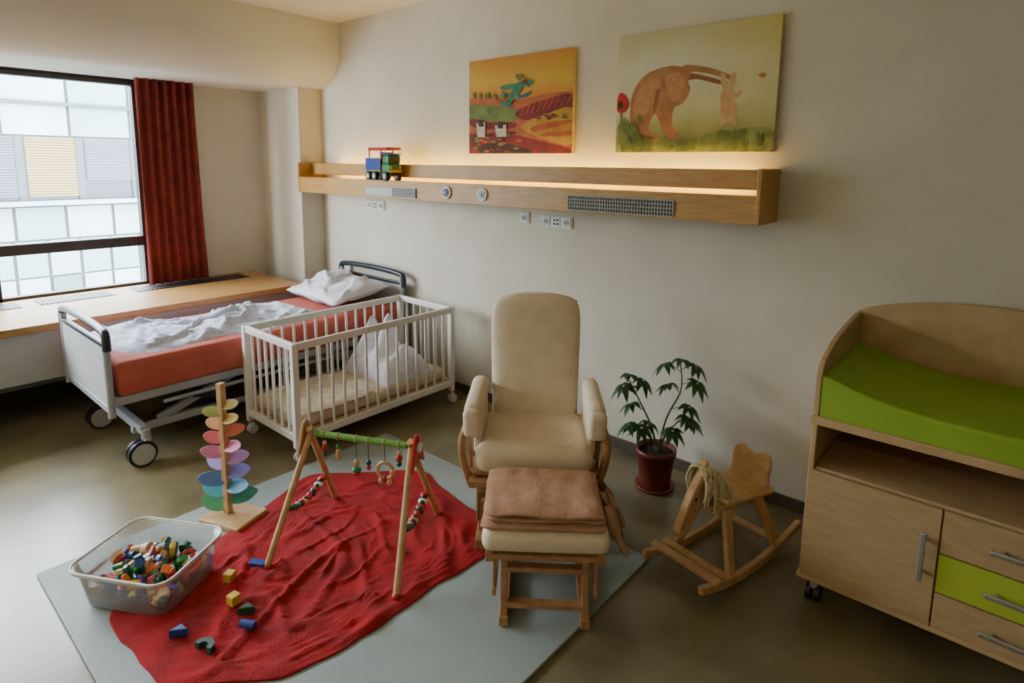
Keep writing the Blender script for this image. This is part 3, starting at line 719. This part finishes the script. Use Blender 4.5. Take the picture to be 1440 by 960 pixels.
stems=[([(0,.0,.2),(-.02,-.02,.33),(-.08,-.06,.48),(-.13,-.10,.60)],[(.55,200,.08),(.7,150,.09),(.8,250,.07),(.9,20,.07),(1,90,.03)]),
 ([(.01,0,.2),(.05,.0,.4),(.12,.0,.57),(.11,-.0,.71)],[(.45,10,.10),(.65,170,.08),(.75,-20,.10),(.87,200,.09),(.93,20,.08),(1,90,.03)]),
 ([(0,.02,.2),(.07,-.03,.33),(.15,-.06,.44)],[(.6,-60,.07),(.85,10,.08),(1,40,.04)]),
 ([(-.01,-.02,.2),(-.03,-.06,.28),(-.06,-.08,.34)],[(.7,180,.08),(1,-60,.05),(1,60,.06),(.9,240,.07)])]
for st,pets in stems:
    P=catmull(st,10,False); b.tube(P,[.006-.003*i/len(P) for i in range(len(P))],stem_m,n=8)
    for fr_,az,ln in pets:
        p0=P[min(len(P)-1,int(fr_*(len(P)-1)))]; a=math.radians(az)
        d=Vector((math.cos(a),math.sin(a)*.7,.35)).normalized(); q=p0+d*ln
        if q.y>.13:q.y=.13
        b.tube([p0,p0.lerp(q,.5)+Vector((0,0,.008)),q],.002,stem_m,n=6)
        leafcluster(q,d,.072,8)
b.done(loc=(-1.375,2.79,0))

# ---------------------------------------------------------------- rocking horse
b=B('wooden_rocking_horse'); b.stack=Matrix.Diagonal((1,1,.93,1))
for sx in(-1,1):
    top=[];bot=[]
    for k in range(25):
        y=-.36+.74*k/24; z=y*y/2.0; top.append((y,z+.042-.012*(abs(y)/.4)**4)); bot.append((y,z))
    b.plate(bot+list(reversed(top)),.026,YZ((sx*.14,0,.0)),pine,bev=.004)
    b.bar((sx*.135,-.15,.045),(sx*.06,-.085,.30),.05,.022,pine,up=(1,0,0)); b.bar((sx*.135,.20,.05),(sx*.06,.13,.30),.05,.022,pine,up=(1,0,0))
for y in(-.27,-.20,.2): b.box((0,y,.050+y*y/2.0),(.33,.038,.018),pine,bev=.004)
seat=catmull([(-.055,-.14,0),(-.07,-.02,0),(-.10,.10,0),(-.10,.2,0),(.10,.2,0),(.10,.10,0),(.07,-.02,0),(.055,-.14,0)],4)
b.plate([(p.x,p.y) for p in seat],.022,Matrix.Translation((0,0,.315)),pine,bev=.004)
b.bb(-.05,.05,-.12,.17,.265,.305,pine)
hp=catmull([(-.04,.26,0),(-.11,.27,0),(-.155,.33,0),(-.215,.325,0),(-.285,.245,0),(-.325,.24,0),(-.345,.275,0),(-.32,.33,0),(-.265,.42,0),(-.21,.49,0),(-.175,.55,0),(-.155,.50,0),(-.10,.45,0),(-.045,.38,0),(-.02,.31,0)],5)
b.plate([(p.x,p.y) for p in hp],.036,YZ((0,0,-.01)),pine,bev=.005)
b.cyl((-.1,-.135,.365),(.1,-.135,.365),.011,pine,n=14)
for s_ in(-1,1): b.ell((s_*.019,-.245,.385),(.004,.008,.008),black); b.ell((s_*.018,-.325,.285),(.002,.005,.005),black)
bp=catmull([(-.08,0,0),(-.088,.05,0),(-.092,.10,0),(-.082,.14,0),(-.055,.155,0),(-.028,.145,0),(0,.135,0),(.028,.145,0),(.055,.155,0),(.082,.14,0),(.092,.10,0),(.088,.05,0),(.08,0,0)],4)
b.plate([(p.x,p.y) for p in bp],.02,Matrix.Translation((0,.175,.325))@Matrix.Rotation(-.15,4,'X')@XZ((0,0,0)),pine,bev=.004)
for k in range(130):
    t=k/130; y0=-.22+.18*t; z0_=.522-.13*t**1.5; s_=random.choice((-1,1))
    P=[(s_*.002,y0,z0_),(s_*(.022+random.random()*.012),y0+random.uniform(-.02,.02),z0_-.008),(s_*(.034+random.random()*.018),y0+random.uniform(-.02,.03),z0_-.06-random.random()*.02),(s_*(.030+random.random()*.018),y0+random.uniform(-.02,.04),z0_-.12-random.random()*.06)]
    b.tube(catmull(P,4,False),.0042,yarn,n=6)
b.done(loc=(-.875,2.465,0),rz=math.radians(-12))

# ---------------------------------------------------------------- changing table
b=B('changing_table'); x0,x1=-.545,.40; y0,y1=2.39,3.03; zb=.12
sp=[(y0,zb),(y1,zb),(y1,1.06)]+[(p.x,p.y) for p in catmull([(2.97,1.065,0),(2.80,1.055,0),(2.62,1.035,0),(2.50,1.005,0),(2.42,.975,0),(2.392,.93,0)],4,False)]+[(y0+.0,.78)]
for x in(x0+.01,x1-.01): b.plate(sp,.02,YZ((x,0,0)),birch,bev=.003)
bp=[(x0,.5),(x1,.5)]+[(x1-(x1-x0)*t,1.065+.095*max(0,math.sin(pi*t))**.7) for t in [k/24 for k in range(25)]]
b.plate(bp,.02,XZ((0,y1-.01,0)),birch,bev=.003)
b.bb(x0+.02,x1-.02,y0,y1-.02,.745,.77,birch); b.bb(x0+.02,x1-.02,y0+.01,y1-.02,.55,.57,birch); b.bb(x0+.02,x1-.02,y0,y1-.02,zb,zb+.02,birch)
b.bb(x0+.02,x1-.02,y1-.03,y1-.02,zb,.75,birch)
b.bb(x0-.006,x1+.006,y0-.012,y1-.02,zb-.012,zb+.008,birch)
b.bb(x0-.004,x1+.004,y0-.012,y0+.006,.742,.775,birch)
xm=-.115
b.bb(xm-.01,xm+.01,y0+.01,y1-.03,zb,.56,birch)
b.bb(x0+.006,xm-.003,y0-.018,y0,zb+.012,.565,birchD,bev=.002)
for z_0,z_1,m in((.412,.565,birchD),(.268,.406,greenF),(zb+.012,.262,birchD)):
    b.bb(xm+.003,x1-.006,y0-.018,y0,z_0,z_1,m,bev=.002)
    zc=(z_0+z_1)/2+.0; xc=.14
    for x in(xc-.09,xc+.09): b.cyl((x,y0-.018,zc),(x,y0-.045,zc),.006,metal,n=10)
    b.box((xc,y0-.048,zc),(.25,.010,.018),metal,bev=.004)
for z in(.33,.45): b.cyl((xm-.045,y0-.018,z),(xm-.045,y0-.045,z),.006,metal,n=10)
b.box((xm-.045,y0-.048,.39),(.018,.010,.18),metal,bev=.004)
for x in(x0+.05,x1-.05):
    for y in(y0+.05,y1-.06):
        b.cyl((x,y,zb),(x,y,.07),.012,metal,n=10)
        for dx in(-.016,.016): b.cyl((x+dx-.008,y,.036),(x+dx+.008,y,.036),.036,black,n=20)
        b.bb(x-.014,x+.014,y-.02,y+.02,.055,.08,grey)
b.done()
b=B('changing_mat')
px0,px1_,py0,py1=x0+.022,x1-.022,y0+.004,y1-.024
def top(x): return .858+.075*math.exp(-(max(0,x-px0)/.17)**1.3)+.075*math.exp(-(max(0,px1_-x)/.13)**1.3)
tb=bmesh.new(); rows=[]
K=40
for i in range(K+1):
    x=px0+(px1_-px0)*i/K; t=top(x); e=.012
    sec=[(py0,.772),(py0-.0,t-e),(py0+e*.4,t-e*.3),(py0+e,t),(py0+.2,t-.006),(py1-.2,t-.006),(py1-e,t),(py1-e*.4,t-e*.3),(py1,t-e),(py1,.772)]
    rows.append([tb.verts.new((x,a,c)) for a,c in sec])
for a,c in zip(rows,rows[1:]):
    for j in range(len(a)-1): tb.faces.new((a[j],c[j],c[j+1],a[j+1]))
    tb.faces.new((a[-1],c[-1],c[0],a[0]))
tb.faces.new(rows[0]); tb.faces.new(list(reversed(rows[-1])))
bmesh.ops.recalc_face_normals(tb,faces=tb.faces)
b.add(tb,green,None,False); b.done()

# ---------------------------------------------------------------- light
w=bpy.data.worlds.new('sky'); SC.world=w; w.use_nodes=True
bg=w.node_tree.nodes['Background']; bg.inputs[0].default_value=(.80,.90,1.0,1); bg.inputs[1].default_value=37.0
pl=bpy.data.lights.new('window_portal','AREA'); pl.shape='RECTANGLE'; pl.size=4.0; pl.size_y=1.7; pl.cycles.is_portal=True
po=bpy.data.objects.new('window_portal',pl); SC.collection.objects.link(po)
po.matrix_world=frameM((WX-.12,-.2,1.5),(0,1,0),(0,0,1),(1,0,0))@Matrix.Rotation(pi,4,'Y')
for i,(lx,ly) in enumerate(((-.3,-1.45),(-3.0,-1.45))):
    b=B('ceiling_lamp'); b.bb(lx-.7,lx+.7,ly-.15,ly+.15,CZ-.06,CZ,white,bev=.01); b.bb(lx-.67,lx+.67,ly-.13,ly+.13,CZ-.066,CZ-.058,emis('lamp_diffuser','#ffe6bc',(16,12)[i]),bev=0); b.done()

# ---------------------------------------------------------------- camera
f=848.;H=1.7;p=math.atan(130/848.);yaw=math.radians(40.7);r=.0115
F=Vector((-math.sin(yaw)*math.cos(p),math.cos(yaw)*math.cos(p),-math.sin(p)))
R=Vector((math.cos(yaw),math.sin(yaw),0)); D=Vector((math.sin(yaw)*math.sin(p),-math.cos(yaw)*math.sin(p),-math.cos(p)))
rx=(R-D*r).normalized(); up=-(D+R*r).normalized()
cd=bpy.data.cameras.new('camera'); co=bpy.data.objects.new('camera',cd); SC.collection.objects.link(co)
M=Matrix((rx,up,-F)).transposed().to_4x4(); M.translation=(0,0,H); co.matrix_world=M
cd.sensor_width=36; cd.lens=f/1440*36; cd.shift_y=-120/1440; cd.clip_start=.05
SC.camera=co
